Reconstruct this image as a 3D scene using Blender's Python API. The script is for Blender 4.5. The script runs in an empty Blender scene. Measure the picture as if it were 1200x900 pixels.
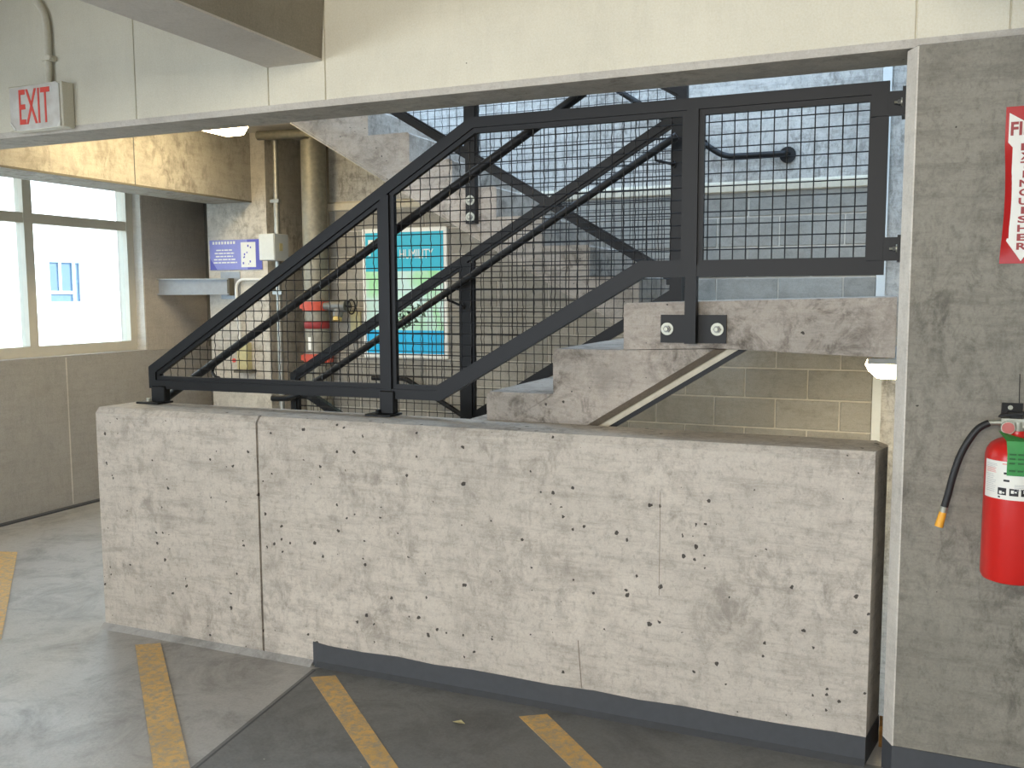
import bpy, bmesh, math, random
from mathutils import Vector, Matrix
random.seed(7)
sc = bpy.context.scene
col = sc.collection

# ------------------------------------------------------------------ camera
cam_d = bpy.data.cameras.new('camera'); cam = bpy.data.objects.new('camera', cam_d); col.objects.link(cam)
Xd = Vector((0.9219, 0.0334, -0.3861)); Yd = Vector((0.3864, -0.0902, 0.9179))
Xd.normalize(); Yd = (Yd - Xd * Xd.dot(Yd)).normalized(); Zd = Xd.cross(Yd)
rt = Vector((Xd.x, Yd.x, Zd.x)); dn = Vector((Xd.y, Yd.y, Zd.y)); fw = Vector((Xd.z, Yd.z, Zd.z))
M = Matrix((rt, -dn, -fw)).transposed().to_4x4(); M.translation = Vector((3.498, -3.184, 1.5864))
cam.matrix_world = M
cam_d.sensor_width = 36.0; cam_d.lens = 1069.0 / 1200.0 * 36.0; cam_d.clip_start = 0.05; cam_d.clip_end = 300
sc.camera = cam

# ------------------------------------------------------------------ sky, sun, daylight, added fill, exposure
world = bpy.data.worlds.new('sky'); sc.world = world; world.use_nodes = True
bg = world.node_tree.nodes['Background']; bg.inputs['Color'].default_value = (0.50, 0.72, 1.0, 1); bg.inputs['Strength'].default_value = 5.2
sun_d = bpy.data.lights.new('sun', 'SUN'); sun = bpy.data.objects.new('sun', sun_d); col.objects.link(sun)
sun_d.energy = 15.0; sun_d.angle = math.radians(1.0); sun_d.color = (1.0, 0.95, 0.88)
sun.rotation_euler = Vector((-0.55, -0.65, -0.53)).to_track_quat('-Z', 'Y').to_euler()

def area(name, loc, aim, sx, sy, power, color):
    d = bpy.data.lights.new(name, 'AREA'); d.shape = 'RECTANGLE'; d.size = sx; d.size_y = sy; d.energy = power; d.color = color
    o = bpy.data.objects.new(name, d); col.objects.link(o); o.location = loc
    o.rotation_euler = (Vector(aim) - Vector(loc)).to_track_quat('-Z', 'Y').to_euler()
    return o
area('bay_fill', (2.7, -8.0, 2.75), (4.2, 0, 2.2), 1.6, 0.65, 215, (1.0, 0.94, 0.84))  # added fill light high in the ceiling bay, no known source there
area('daylight_left', (-2.25, -9.3, 1.6), (2.0, -9.3, 1.6), 8.0, 1.2, 360, (0.96, 0.98, 1.0))
sc.view_settings.view_transform = 'Standard'; sc.view_settings.look = 'None'
sc.view_settings.gamma = 1.0; sc.view_settings.use_curve_mapping = False
sc.view_settings.exposure = 0.35

# ------------------------------------------------------------------ materials
def srgb(r, g, b):
    f = lambda c: (c / 255) / 12.92 if c / 255 <= 0.04045 else ((c / 255 + 0.055) / 1.055) ** 2.4
    return (f(r), f(g), f(b), 1)

class NT:
    def __init__(s, name):
        s.m = bpy.data.materials.new(name); s.m.use_nodes = True; s.t = s.m.node_tree
        s.b = s.t.nodes['Principled BSDF']
    def n(s, typ, **kw):
        x = s.t.nodes.new(typ)
        for k, v in kw.items(): setattr(x, k, v)
        return x
    def l(s, a, b): s.t.links.new(a, b)
    def coords(s, scale=(1, 1, 1), rand=False):
        g = s.n('ShaderNodeTexCoord'); mp = s.n('ShaderNodeMapping'); mp.inputs['Scale'].default_value = scale
        s.l(g.outputs['Object'], mp.inputs['Vector'])
        if rand:
            oi = s.n('ShaderNodeObjectInfo'); mm = s.n('ShaderNodeVectorMath', operation='SCALE')
            mm.inputs[0].default_value = (37, 91, 53); s.l(oi.outputs['Random'], mm.inputs['Scale']); s.l(mm.outputs[0], mp.inputs['Location'])
        return mp.outputs['Vector']
    def noise(s, vec, scale, detail=5, rough=0.6, dist=0.0):
        x = s.n('ShaderNodeTexNoise'); x.inputs['Scale'].default_value = scale; x.inputs['Detail'].default_value = detail
        x.inputs['Roughness'].default_value = rough; x.inputs['Distortion'].default_value = dist; s.l(vec, x.inputs['Vector']); return x.outputs['Fac']
    def ramp(s, fac, a, b, ca=(0, 0, 0, 1), cb=(1, 1, 1, 1)):
        x = s.n('ShaderNodeValToRGB'); x.color_ramp.elements[0].position = a; x.color_ramp.elements[1].position = b
        x.color_ramp.elements[0].color = ca; x.color_ramp.elements[1].color = cb; s.l(fac, x.inputs['Fac']); return x.outputs['Color']
    def mix(s, fac, a, b, mode='MIX'):
        x = s.n('ShaderNodeMixRGB', blend_type=mode)
        for i, v in enumerate((fac, a, b)):
            if hasattr(v, 'links'): s.l(v, x.inputs[i])
            else: x.inputs[i].default_value = v
        return x.outputs['Color']
    def math(s, op, a, b=0.0):
        x = s.n('ShaderNodeMath', operation=op)
        for i, v in enumerate((a, b)):
            if hasattr(v, 'links'): s.l(v, x.inputs[i])
            else: x.inputs[i].default_value = v
        return x.outputs[0]
    def bump(s, h, strength=0.3, dist=0.01, base=None):
        x = s.n('ShaderNodeBump'); x.inputs['Strength'].default_value = strength; x.inputs['Distance'].default_value = dist
        s.l(h, x.inputs['Height'])
        if base is not None: s.l(base, x.inputs['Normal'])
        return x.outputs['Normal']

def plain(name, c, rough=0.6, metal=0.0, grain=0.08, emit=None, strength=0.0, spec=0.5):
    k = NT(name); v = k.coords()
    n = k.ramp(k.noise(v, 30, 4), 0.3, 0.7)
    dark = tuple(x * (1 - 2 * grain) for x in c[:3]) + (1,)
    k.l(k.mix(n, dark, c), k.b.inputs['Base Color'])
    k.b.inputs['Roughness'].default_value = rough; k.b.inputs['Metallic'].default_value = metal
    k.b.inputs['Specular IOR Level'].default_value = spec
    if emit: k.b.inputs['Emission Color'].default_value = emit; k.b.inputs['Emission Strength'].default_value = strength
    return k.m

def concrete(name, light, mid, dark, pits=1.0, pit_scale=11.0, blotch=0.5, vert=(1, 1, 0.35), rough=0.85, bump=0.25, rand=False, spread=0.0, spec=0.3, fine=0.5, bs=12.0, be=0.47):
    k = NT(name); v = k.coords(rand=rand); vs = k.coords(scale=vert, rand=rand)
    big = k.ramp(k.noise(v, 1.3, 4, 0.6), 0.32, 0.68)
    c = k.mix(big, mid, light)
    bl = k.ramp(k.noise(vs, bs, 8, 0.74, 0.5), be, be + 0.15)
    mask = k.ramp(k.noise(v, 2.1, 3, 0.6), 0.35, 0.62)
    c = k.mix(k.math('MULTIPLY', k.math('MULTIPLY', bl, mask), blotch), c, dark)
    st = k.ramp(k.noise(vs, 38.0, 4, 0.75), 0.52, 0.68)
    c = k.mix(k.math('MULTIPLY', st, fine * 0.55), c, dark)
    hz = k.ramp(k.noise(k.coords(scale=(0.35, 0.35, 2.2), rand=rand), 10.0, 8, 0.8), 0.48, 0.64)
    c = k.mix(k.math('MULTIPLY', hz, fine * 0.55), c, dark)
    lg = k.ramp(k.noise(v, 3.4, 5, 0.7, 0.4), 0.54, 0.72)
    c = k.mix(k.math('MULTIPLY', lg, fine * 0.45), c, dark)
    sp = k.ramp(k.noise(v, 75, 4, 0.8), 0.55, 0.66)
    c = k.mix(k.math('MULTIPLY', sp, fine * 0.4), c, dark)
    gr = k.noise(v, 150, 3, 0.7)
    c = k.mix(0.30, c, gr, 'OVERLAY')
    if spread:
        oi = k.n('ShaderNodeObjectInfo')
        f = k.math('ADD', k.math('MULTIPLY', oi.outputs['Random'], spread), 1 - spread / 2)
        x = k.n('ShaderNodeVectorMath', operation='SCALE'); k.l(c, x.inputs[0]); k.l(f, x.inputs['Scale']); c = x.outputs[0]
    h = k.math('ADD', k.math('MULTIPLY', gr, 0.25), k.math('MULTIPLY', k.noise(vs, 9, 6, 0.7), 0.75))
    nb = k.bump(h, bump, 0.012)
    if pits:
        vo = k.n('ShaderNodeTexVoronoi'); vo.inputs['Scale'].default_value = pit_scale; vo.inputs['Randomness'].default_value = 1.0
        wv = k.n('ShaderNodeVectorMath', operation='ADD'); nz = k.n('ShaderNodeTexNoise'); nz.inputs['Scale'].default_value = 60; k.l(v, nz.inputs['Vector'])
        wm = k.n('ShaderNodeVectorMath', operation='SCALE'); wm.inputs['Scale'].default_value = 0.016; k.l(nz.outputs['Color'], wm.inputs[0]); k.l(v, wv.inputs[0]); k.l(wm.outputs[0], wv.inputs[1])
        k.l(wv.outputs[0], vo.inputs['Vector'])
        sep = k.n('ShaderNodeSeparateColor'); k.l(vo.outputs['Color'], sep.inputs[0])
        rad = k.math('MULTIPLY', k.math('SUBTRACT', sep.outputs[0], 1.0 - 0.6 * pits), 0.46)
        p = k.math('LESS_THAN', k.math('ADD', vo.outputs['Distance'], k.math('MULTIPLY', gr, 0.05)), rad)
        c = k.mix(k.math('MULTIPLY', p, 0.9), c, (0.035, 0.03, 0.027, 1))
        nb = k.bump(k.math('SUBTRACT', 1.0, p), 0.7, 0.006, nb)
    k.l(c, k.b.inputs['Base Color']); k.l(nb, k.b.inputs['Normal'])
    k.b.inputs['Roughness'].default_value = rough; k.b.inputs['Specular IOR Level'].default_value = spec
    return k.m

MAT = {}
MAT['tee_side'] = concrete('shaded_stem_concrete', srgb(160, 152, 136), srgb(148, 140, 124), srgb(122, 116, 102), pits=0.3, pit_scale=9, blotch=0.3, rough=0.9, bump=0.1, fine=0.3)  # stem sides darker than the soffit: their shade is put into the colour
MAT['halfwall'] = concrete('board_concrete', srgb(204, 195, 182), srgb(186, 178, 166), srgb(122, 115, 106), pits=0.85, pit_scale=24, blotch=0.55, bs=13, fine=0.75, vert=(1, 1, .7))
MAT['column'] = concrete('column_concrete', srgb(147, 142, 130), srgb(132, 128, 117), srgb(90, 86, 78), pits=0.4, pit_scale=26, blotch=0.8, bs=17, be=0.49, fine=0.7, vert=(1, 1, .6))
MAT['pier'] = concrete('pale_pier_concrete', srgb(214, 208, 196), srgb(194, 188, 176), srgb(140, 134, 122), pits=0.4, pit_scale=24, blotch=0.8, bs=14, vert=(1, 1, .6))
MAT['lobby_beam'] = concrete('grey_lobby_beam_concrete', srgb(178, 173, 162), srgb(160, 155, 145), srgb(108, 103, 94), pits=0.4, pit_scale=24, blotch=0.8, bs=14, vert=(1, 1, .6))
MAT['edge'] = concrete('pale_edge_concrete', srgb(214, 208, 196), srgb(196, 190, 180), srgb(160, 154, 144), pits=0.3, pit_scale=20, blotch=0.3)
MAT['beam'] = concrete('cream_painted_concrete', srgb(222, 216, 196), srgb(212, 206, 186), srgb(190, 184, 166), pits=0.25, pit_scale=7, blotch=0.18, rough=0.6, bump=0.06, fine=0.15)
MAT['beam_raw'] = concrete('bare_beam_concrete', srgb(196, 190, 178), srgb(176, 170, 160), srgb(126, 118, 108), pits=0.4, pit_scale=16, blotch=0.6)
MAT['tee'] = concrete('ceiling_concrete', srgb(216, 210, 200), srgb(204, 198, 188), srgb(160, 154, 144), pits=0.3, pit_scale=9, blotch=0.2, rough=0.7, bump=0.08, fine=0.2)
MAT['stair'] = concrete('stair_concrete', srgb(186, 176, 164), srgb(146, 140, 131), srgb(84, 77, 69), pits=0.6, pit_scale=26, blotch=0.9, vert=(1, 1, 1), bump=0.6, bs=9)
MAT['precast'] = concrete('rough_precast', srgb(196, 194, 188), srgb(172, 170, 164), srgb(112, 110, 104), pits=0.3, pit_scale=16, blotch=0.8, bump=1.0, bs=18, fine=0.9, vert=(1, 1, .5))
MAT['block'] = concrete('concrete_block', srgb(152, 149, 141), srgb(140, 137, 129), srgb(110, 107, 100), pits=0.0, blotch=0.45, vert=(1, 1, 1), bump=0.35, rand=True, spread=0.16)
MAT['mortar'] = plain('mortar', srgb(190, 184, 172), 0.9)
MAT['ledge'] = plain('pale_ledge', srgb(196, 188, 168), 0.7)
MAT['lowwall'] = concrete('smooth_concrete', srgb(168, 164, 157), srgb(156, 152, 145), srgb(132, 128, 120), pits=0.2, pit_scale=10, blotch=0.25, bump=0.1)
MAT['darkpanel'] = concrete('grey_jamb_panel', srgb(188, 180, 168), srgb(176, 168, 157), srgb(150, 142, 131), pits=0.0, blotch=0.3, bump=0.08)  # plain grey of the jamb panel itself
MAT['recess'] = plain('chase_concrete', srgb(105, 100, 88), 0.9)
MAT['black'] = plain('black_painted_steel', srgb(17, 17, 17), 0.5, 0.0, 0.05, spec=0.3)
MAT['crack_shade_brown'] = concrete('brown_crack_and_shade', srgb(136, 126, 112), srgb(120, 110, 98), srgb(92, 84, 74), pits=0.2, blotch=0.5)  # brown for wall cracks and for shade painted on the flight's chamfer
MAT['wire'] = plain('black_wire', srgb(26, 26, 28), 0.5, 0.0, 0.0, spec=0.3)
MAT['galv'] = plain('galvanised_steel', srgb(178, 178, 170), 0.42, 0.7, 0.12)
MAT['oldgalv'] = plain('dull_galvanised_pipe', srgb(142, 138, 124), 0.5, 0.35, 0.15)
MAT['zinc'] = plain('zinc_bolt', srgb(166, 166, 152), 0.45, 0.6, 0.1)
MAT['chan'] = plain('grey_channel_steel', srgb(165, 168, 170), 0.5, 0.3, 0.06)
MAT['redpipe'] = plain('red_oxide_coupling', srgb(190, 74, 50), 0.5)
MAT['redband'] = plain('dark_red_band', srgb(140, 36, 36), 0.5)
MAT['valve'] = plain('grey_valve_metal', srgb(120, 120, 116), 0.45, 0.5)
MAT['brass'] = plain('brass', srgb(196, 170, 104), 0.4, 0.6)
MAT['white'] = plain('white_paint', srgb(232, 232, 226), 0.5, 0, 0.02)
MAT['boxgrey'] = plain('grey_box_paint', srgb(196, 200, 198), 0.5, 0.1, 0.03)
MAT['tan'] = plain('tan_plate', srgb(196, 186, 140), 0.6)
MAT['frame'] = plain('beige_window_frame', srgb(196, 190, 174), 0.45, 0, 0.02)
MAT['red'] = plain('extinguisher_red', srgb(196, 34, 28), 0.3, 0, 0.02)
MAT['signred'] = plain('sign_red', srgb(178, 34, 32), 0.25, 0, 0.02)
MAT['textred'] = plain('text_dark_red', srgb(146, 30, 30), 0.4, 0, 0.0)
MAT['exitred'] = plain('faded_exit_red', srgb(236, 92, 80), 0.4, 0, 0.05)
MAT['signwhite'] = plain('sign_white', srgb(228, 226, 216), 0.3, 0, 0.02)
MAT['rubber'] = plain('black_rubber', srgb(30, 30, 30), 0.55)
MAT['yellowtip'] = plain('yellow_plastic', srgb(238, 170, 50), 0.45)
MAT['green'] = plain('green_tag', srgb(44, 142, 62), 0.55, 0, 0.1)
MAT['greenink'] = plain('green_ink', srgb(30, 98, 44), 0.6)
MAT['blackink'] = plain('black_ink', srgb(30, 30, 32), 0.6, 0, 0)
MAT['greyink'] = plain('grey_ink', srgb(176, 176, 178), 0.6, 0, 0)
MAT['pinkink'] = plain('pink_ink', srgb(224, 160, 150), 0.6, 0, 0)
MAT['gauge'] = plain('gauge_face', srgb(190, 110, 104), 0.15, 0.0)
MAT['teal'] = plain('poster_teal', srgb(34, 176, 204), 0.4, 0, 0.02)
MAT['sea'] = plain('poster_blue', srgb(20, 176, 226), 0.4, 0, 0.03)
MAT['bush'] = plain('poster_dark_green', srgb(70, 98, 74), 0.6, 0, 0.2)
MAT['indigo'] = plain('sign_indigo', srgb(86, 84, 178), 0.4, 0, 0.03)
MAT['periwinkle'] = plain('sign_periwinkle', srgb(136, 138, 206), 0.4, 0, 0.03)
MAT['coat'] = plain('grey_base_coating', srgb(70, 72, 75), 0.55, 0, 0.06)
MAT['rust'] = plain('rusty_filler', srgb(130, 92, 40), 0.9, 0, 0.3)
MAT['facade'] = plain('white_render', srgb(232, 230, 224), 0.8, 0, 0.02)
MAT['farframe'] = plain('far_window_frame', srgb(215, 222, 230), 0.5, 0, 0.02)
MAT['farglass'] = plain('far_window_glass', srgb(84, 102, 118), 0.3, 0, 0.05)
MAT['earth'] = plain('outside_ground', srgb(150, 148, 140), 0.9, 0, 0.1)

k = NT('poster_picture'); v = k.coords()
a = k.ramp(k.noise(v, 3.2, 3, 0.5, 0.8), 0.42, 0.6); c = k.mix(a, srgb(196, 226, 220), srgb(160, 218, 160))
k.l(c, k.b.inputs['Base Color']); k.b.inputs['Roughness'].default_value = 0.35; MAT['picture'] = k.m

def emitter(name, c, s):
    k = NT(name); k.b.inputs['Base Color'].default_value = c; k.b.inputs['Emission Color'].default_value = c; k.b.inputs['Emission Strength'].default_value = s
    n = k.noise(k.coords(), 4, 2); k.l(k.ramp(n, 0, 1, tuple(x * .94 for x in c[:3]) + (1,), c), k.b.inputs['Emission Color']); return k.m
MAT['diffuser'] = emitter('lit_lamp_diffuser', (1.0, 0.80, 0.47, 1), 20.0)

k = NT('window_glass'); out = k.t.nodes['Material Output']
tr = k.n('ShaderNodeBsdfTransparent'); tr.inputs[0].default_value = (0.95, 0.98, 0.98, 1); gl = k.n('ShaderNodeBsdfGlossy'); gl.inputs['Roughness'].default_value = 0.03
mx = k.n('ShaderNodeMixShader'); mx.inputs[0].default_value = 0.06
k.l(tr.outputs[0], mx.inputs[1]); k.l(gl.outputs[0], mx.inputs[2]); k.l(mx.outputs[0], out.inputs[0]); MAT['glass'] = k.m

# clear plastic of the exit sign cover
k = NT('sign_cover_plastic'); k.b.inputs['Base Color'].default_value = srgb(214, 210, 200); k.b.inputs['Roughness'].default_value = 0.25
v = k.coords(); k.l(k.mix(k.ramp(k.noise(v, 14, 4), 0.4, 0.7), srgb(206, 200, 190), srgb(222, 220, 212)), k.b.inputs['Base Color']); MAT['exitface'] = k.m

# floor: grey slab, traffic coating beyond the joint line, stains
def floor_mat(name, light, mid, dark, rough):
    k = NT(name); v = k.coords()
    c = k.mix(k.ramp(k.noise(v, 0.9, 5, 0.6, 0.5), 0.3, 0.7), mid, light)
    c = k.mix(k.math('MULTIPLY', k.ramp(k.noise(v, 3.0, 8, 0.75, 0.8), 0.48, 0.66), 0.7), c, dark)
    c = k.mix(k.math('MULTIPLY', k.ramp(k.noise(v, 22, 6, 0.8), 0.5, 0.7), 0.35), c, dark)
    gr = k.noise(v, 90, 4, 0.6); c = k.mix(0.22, c, gr, 'OVERLAY')
    vo = k.n('ShaderNodeTexVoronoi'); vo.inputs['Scale'].default_value = 12; k.l(v, vo.inputs['Vector'])
    sep = k.n('ShaderNodeSeparateColor'); k.l(vo.outputs['Color'], sep.inputs[0])
    p = k.math('LESS_THAN', vo.outputs['Distance'], k.math('MULTIPLY', k.math('SUBTRACT', sep.outputs[1], 0.7), 0.22))
    c = k.mix(k.math('MULTIPLY', p, 0.5), c, srgb(200, 196, 186))
    k.l(c, k.b.inputs['Base Color']); k.l(k.bump(k.math('ADD', gr, k.noise(v, 25, 4)), 0.12, 0.006), k.b.inputs['Normal'])
    r = k.ramp(k.noise(v, 2.0, 4), 0.3, 0.7, (rough, rough, rough, 1), (rough + .2,) * 3 + (1,)); k.l(r, k.b.inputs['Roughness'])
    return k.m
MAT['floor'] = floor_mat('garage_floor', srgb(178, 176, 172), srgb(156, 154, 150), srgb(116, 114, 110), 0.3)
MAT['floor_coat'] = floor_mat('coated_floor', srgb(122, 122, 120), srgb(106, 107, 106), srgb(84, 84, 82), 0.5)
def paint_mat(name, c, base, wear):
    k = NT(name); v = k.coords()
    w = k.ramp(k.noise(v, 30, 9, 0.85), 0.5 - wear, 0.66 - wear); b2 = k.ramp(k.noise(v, 5, 3), 0.35, 0.7)
    cc = k.mix(b2, c, tuple(x * .8 for x in c[:3]) + (1,))
    k.l(k.mix(w, base, cc), k.b.inputs['Base Color']); k.b.inputs['Roughness'].default_value = 0.6; return k.m
MAT['stripe'] = paint_mat('worn_yellow_paint', srgb(220, 176, 102), srgb(158, 148, 126), 0.10)

# ------------------------------------------------------------------ mesh helpers
def prop(o, label=None, cat=None, group=None, kind=None):
    if label: o['label'] = label
    if cat: o['category'] = cat
    if group: o['group'] = group
    if kind: o['kind'] = kind
    return o

class MB:
    def __init__(s): s.v = []; s.f = []; s.sm = []
    def add(s, vs, fs, smooth=False):
        o = len(s.v); s.v += [tuple(p) for p in vs]; s.f += [tuple(i + o for i in f) for f in fs]; s.sm += [smooth] * len(fs); return s
    def box(s, x0, x1, y0, y1, z0, z1):
        vs = [(x, y, z) for z in (z0, z1) for y in (y0, y1) for x in (x0, x1)]
        return s.add(vs, [(0, 2, 3, 1), (4, 5, 7, 6), (0, 1, 5, 4), (2, 6, 7, 3), (0, 4, 6, 2), (1, 3, 7, 5)])
    def extr(s, poly, y0, y1, axis='y'):
        """polygon in (x,z) extruded along y, or (x,y) along z, or (y,z) along x"""
        n = len(poly)
        mk = {'y': lambda p, t: (p[0], t, p[1]), 'z': lambda p, t: (p[0], p[1], t), 'x': lambda p, t: (t, p[0], p[1])}[axis]
        vs = [mk(p, y0) for p in poly] + [mk(p, y1) for p in poly]
        fs = [tuple(range(n)), tuple(range(2 * n - 1, n - 1, -1))] + [(i, i + n, (i + 1) % n + n, (i + 1) % n) for i in range(n)]
        return s.add(vs, fs)
    def strip(s, outer, inner, y0, y1, closed=False):
        """mitred flat bar between two polylines in (x,z), extruded along y"""
        n = len(outer)
        vs = []
        for a, b in zip(outer, inner): vs += [(a[0], y0, a[1]), (b[0], y0, b[1]), (b[0], y1, b[1]), (a[0], y1, a[1])]
        fs = []
        for i in range(n if closed else n - 1):
            j = (i + 1) % n
            for q in range(4): fs.append((4 * i + q, 4 * i + (q + 1) % 4, 4 * j + (q + 1) % 4, 4 * j + q))
        if not closed: fs += [(3, 2, 1, 0), tuple(4 * (n - 1) + q for q in range(4))]
        return s.add(vs, fs)
    def tube(s, path, r, n=10, cap=True):
        path = [Vector(p) for p in path]; rings = []; prev = None
        for i, p in enumerate(path):
            t = (path[min(i + 1, len(path) - 1)] - path[max(i - 1, 0)]).normalized()
            if prev is None:
                u = t.cross(Vector((0, 0, 1)))
                if u.length < 1e-3: u = t.cross(Vector((0, 1, 0)))
            else: u = prev - t * prev.dot(t)
            u.normalize(); prev = u; w = t.cross(u)
            rr = r[i] if isinstance(r, (list, tuple)) else r
            rings.append([p + (u * math.cos(2 * math.pi * q / n) + w * math.sin(2 * math.pi * q / n)) * rr for q in range(n)])
        vs = [q for g in rings for q in g]; fs = []
        for i in range(len(rings) - 1):
            for q in range(n): fs.append((i * n + q, i * n + (q + 1) % n, (i + 1) * n + (q + 1) % n, (i + 1) * n + q))
        if cap: fs += [tuple(range(n - 1, -1, -1)), tuple((len(rings) - 1) * n + q for q in range(n))]
        return s.add(vs, fs, n > 5)
    def cyl(s, p, d, r, h, n=16):
        p = Vector(p); d = Vector(d).normalized(); return s.tube([p, p + d * h], r, n)
    def lathe(s, prof, cx, cy, n=28):
        vs = []; m = len(prof)
        for i in range(n):
            a = 2 * math.pi * i / n
            vs += [(cx + r * math.cos(a), cy + r * math.sin(a), z) for r, z in prof]
        fs = [(i * m + q, ((i + 1) % n) * m + q, ((i + 1) % n) * m + q + 1, i * m + q + 1) for i in range(n) for q in range(m - 1)]
        return s.add(vs, fs, True)
    def patch(s, cx, cy, r, a0, a1, z0, z1, n=10, t=0.0006):
        """thin curved sheet round a vertical cylinder; angle 0 looks towards -y"""
        vs = []
        for i in range(n + 1):
            a = math.radians(a0 + (a1 - a0) * i / n)
            for rr, z in ((r, z0), (r, z1), (r + t, z1), (r + t, z0)):
                vs.append((cx + rr * math.sin(a), cy - rr * math.cos(a), z))
        fs = [(4 * i + q, 4 * i + (q + 1) % 4, 4 * i + 4 + (q + 1) % 4, 4 * i + 4 + q) for i in range(n) for q in range(4)] + [(0, 1, 2, 3), (4 * n + 3, 4 * n + 2, 4 * n + 1, 4 * n)]
        return s.add(vs, fs, True)
    def build(s, name, mat, parent=None, bevel=0.0, kind=None):
        me = bpy.data.meshes.new(name); me.from_pydata(s.v, [], s.f)
        me.polygons.foreach_set('use_smooth', s.sm)
        bm = bmesh.new(); bm.from_mesh(me); bmesh.ops.recalc_face_normals(bm, faces=bm.faces)
        if bevel: bmesh.ops.bevel(bm, geom=[e for e in bm.edges if len(e.link_faces) == 2 and e.calc_face_angle(0) > 0.5], offset=bevel, segments=1, affect='EDGES')
        bm.to_mesh(me); bm.free()
        if any(s.sm): me.set_sharp_from_angle(angle=math.radians(45))
        m = MAT[mat] if isinstance(mat, str) else mat
        me.materials.append(m)
        o = bpy.data.objects.new(name, me); col.objects.link(o)
        if parent: o.parent = parent; o.matrix_parent_inverse = parent.matrix_world.inverted()
        if kind: o['kind'] = kind
        return o

def struct(name, mb, mat, parent=None, bevel=0.0):
    o = mb.build(name, mat, parent, bevel)
    if not parent: o['kind'] = 'structure'
    return o
def thing(name, loc, label, cat, group=None):
    o = bpy.data.objects.new(name, None); o.empty_display_size = 0.1; col.objects.link(o); o.location = loc
    o.matrix_world = Matrix.Translation(loc)
    return prop(o, label, cat, group)
def copy_tree(o, parent=None):
    c = o.copy(); col.objects.link(c)
    if parent: c.parent = parent
    for ch in list(o.children): copy_tree(ch, c)
    return c
def text(name, s, x0, x1, z0, z1, y, mat, parent, depth=0.0012, bold=0.0):
    """lettering fitted to a rectangle in a plane of constant y, read from -y"""
    cu = bpy.data.curves.new(name, 'FONT'); cu.body = s; cu.offset = bold; cu.extrude = depth; cu.resolution_u = 3
    t = bpy.data.objects.new(name, cu); col.objects.link(t)
    bpy.context.view_layer.update()
    me = bpy.data.meshes.new_from_object(t.evaluated_get(bpy.context.evaluated_depsgraph_get()))
    bpy.data.objects.remove(t); bpy.data.curves.remove(cu)
    xs = [v.co.x for v in me.vertices]; ys = [v.co.y for v in me.vertices]
    ax, bx, ay, by = min(xs), max(xs), min(ys), max(ys)
    for v in me.vertices:
        u = (v.co.x - ax) / max(bx - ax, 1e-6); w = (v.co.y - ay) / max(by - ay, 1e-6)
        v.co = Vector((x0 + u * (x1 - x0), y - v.co.z, z0 + w * (z1 - z0)))
    me.name = name; me.materials.append(MAT[mat])
    o = bpy.data.objects.new(name, me); col.objects.link(o); o.parent = parent; o.matrix_parent_inverse = parent.matrix_world.inverted()
    return o

# ------------------------------------------------------------------ setting: floors, walls, beams
fl = struct('floor', MB().extr([(-2.3, -14), (12, -14), (12, 0.3), (0.0, 0.3), (0.0, 3.4), (-2.3, 3.4)], -0.2, 0.0, 'z'), 'floor')
# thin traffic coating past the diagonal joint
ct = MB().extr([(1.30, 0.0), (1.247, -0.047), (1.345, -0.856), (1.42, -1.5), (1.9, -6), (12, -6), (12, 0.0)], 0.0, 0.003, 'z').build('floor_coating', 'floor_coat', fl)
prop(ct, 'darker blue-grey traffic coating past a diagonal edge')
jl = MB().extr([(1.26, -0.05), (1.36, -0.856), (1.44, -1.5), (1.448, -1.5), (1.368, -0.856), (1.268, -0.05)], 0.003, 0.0036, 'z').build('joint_line', 'coat', fl)
for pts in ([(-1.525, 0.76), (-1.72, 0.70), (-0.62, -0.34), (-0.303, -0.309)],
            [(0.335, -0.129), (0.429, -0.069), (1.318, -0.867), (1.80, -1.30), (1.70, -1.36), (1.222, -0.931)],
            [(1.292, -0.123), (1.378, -0.069), (1.994, -0.621), (2.60, -1.16), (2.52, -1.20), (1.909, -0.656)],
            [(2.233, -0.124), (2.324, -0.064), (2.632, -0.36), (3.3, -1.00), (3.2, -1.04), (2.536, -0.399)]):
    MB().extr(pts, 0.0031, 0.0048, 'z').build('painted_stripe', 'stripe', fl)

# half wall with chamfered cap and one vertical control joint
def halfwall():
    m = MB()
    st = [(0.0, .02), (0.02, 0), (0.950, 0), (0.952, .022), (0.959, .022), (0.961, 0), (3.450, 0), (3.486, .20)]
    vs = []
    for x, d in st:
        e = d if x == 0.0 else (.012 if x == 3.486 else 0)
        vs += [(x, d, -0.02), (x, d, 1.044 - e), (x, 0.022 + d, 1.07 - e), (x, 0.27 - e, 1.07 - e), (x, 0.29 - e, 1.05 - e), (x, 0.29 - e, -0.3)]
    fs = []
    n = 6
    for i in range(len(st) - 1):
        for q in range(n): fs.append((i * n + q, i * n + (q + 1) % n, (i + 1) * n + (q + 1) % n, (i + 1) * n + q))
    fs += [tuple(range(n)), tuple(range(len(st) * n - 1, (len(st) - 1) * n - 1, -1))]
    return m.add(vs, fs)
wf = struct('wall_front', halfwall(), 'halfwall')
MB().extr([(2.424, .285), (2.4275, .285), (2.442, .10), (2.4385, .10)], -.0006, .0005, 'y').build('crack', 'crack_shade_brown', wf)
MB().extr([(2.735, .88), (2.737, .88), (2.736, .50), (2.734, .50)], -.0006, .0005, 'y').build('crack', 'crack_shade_brown', wf)
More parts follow.
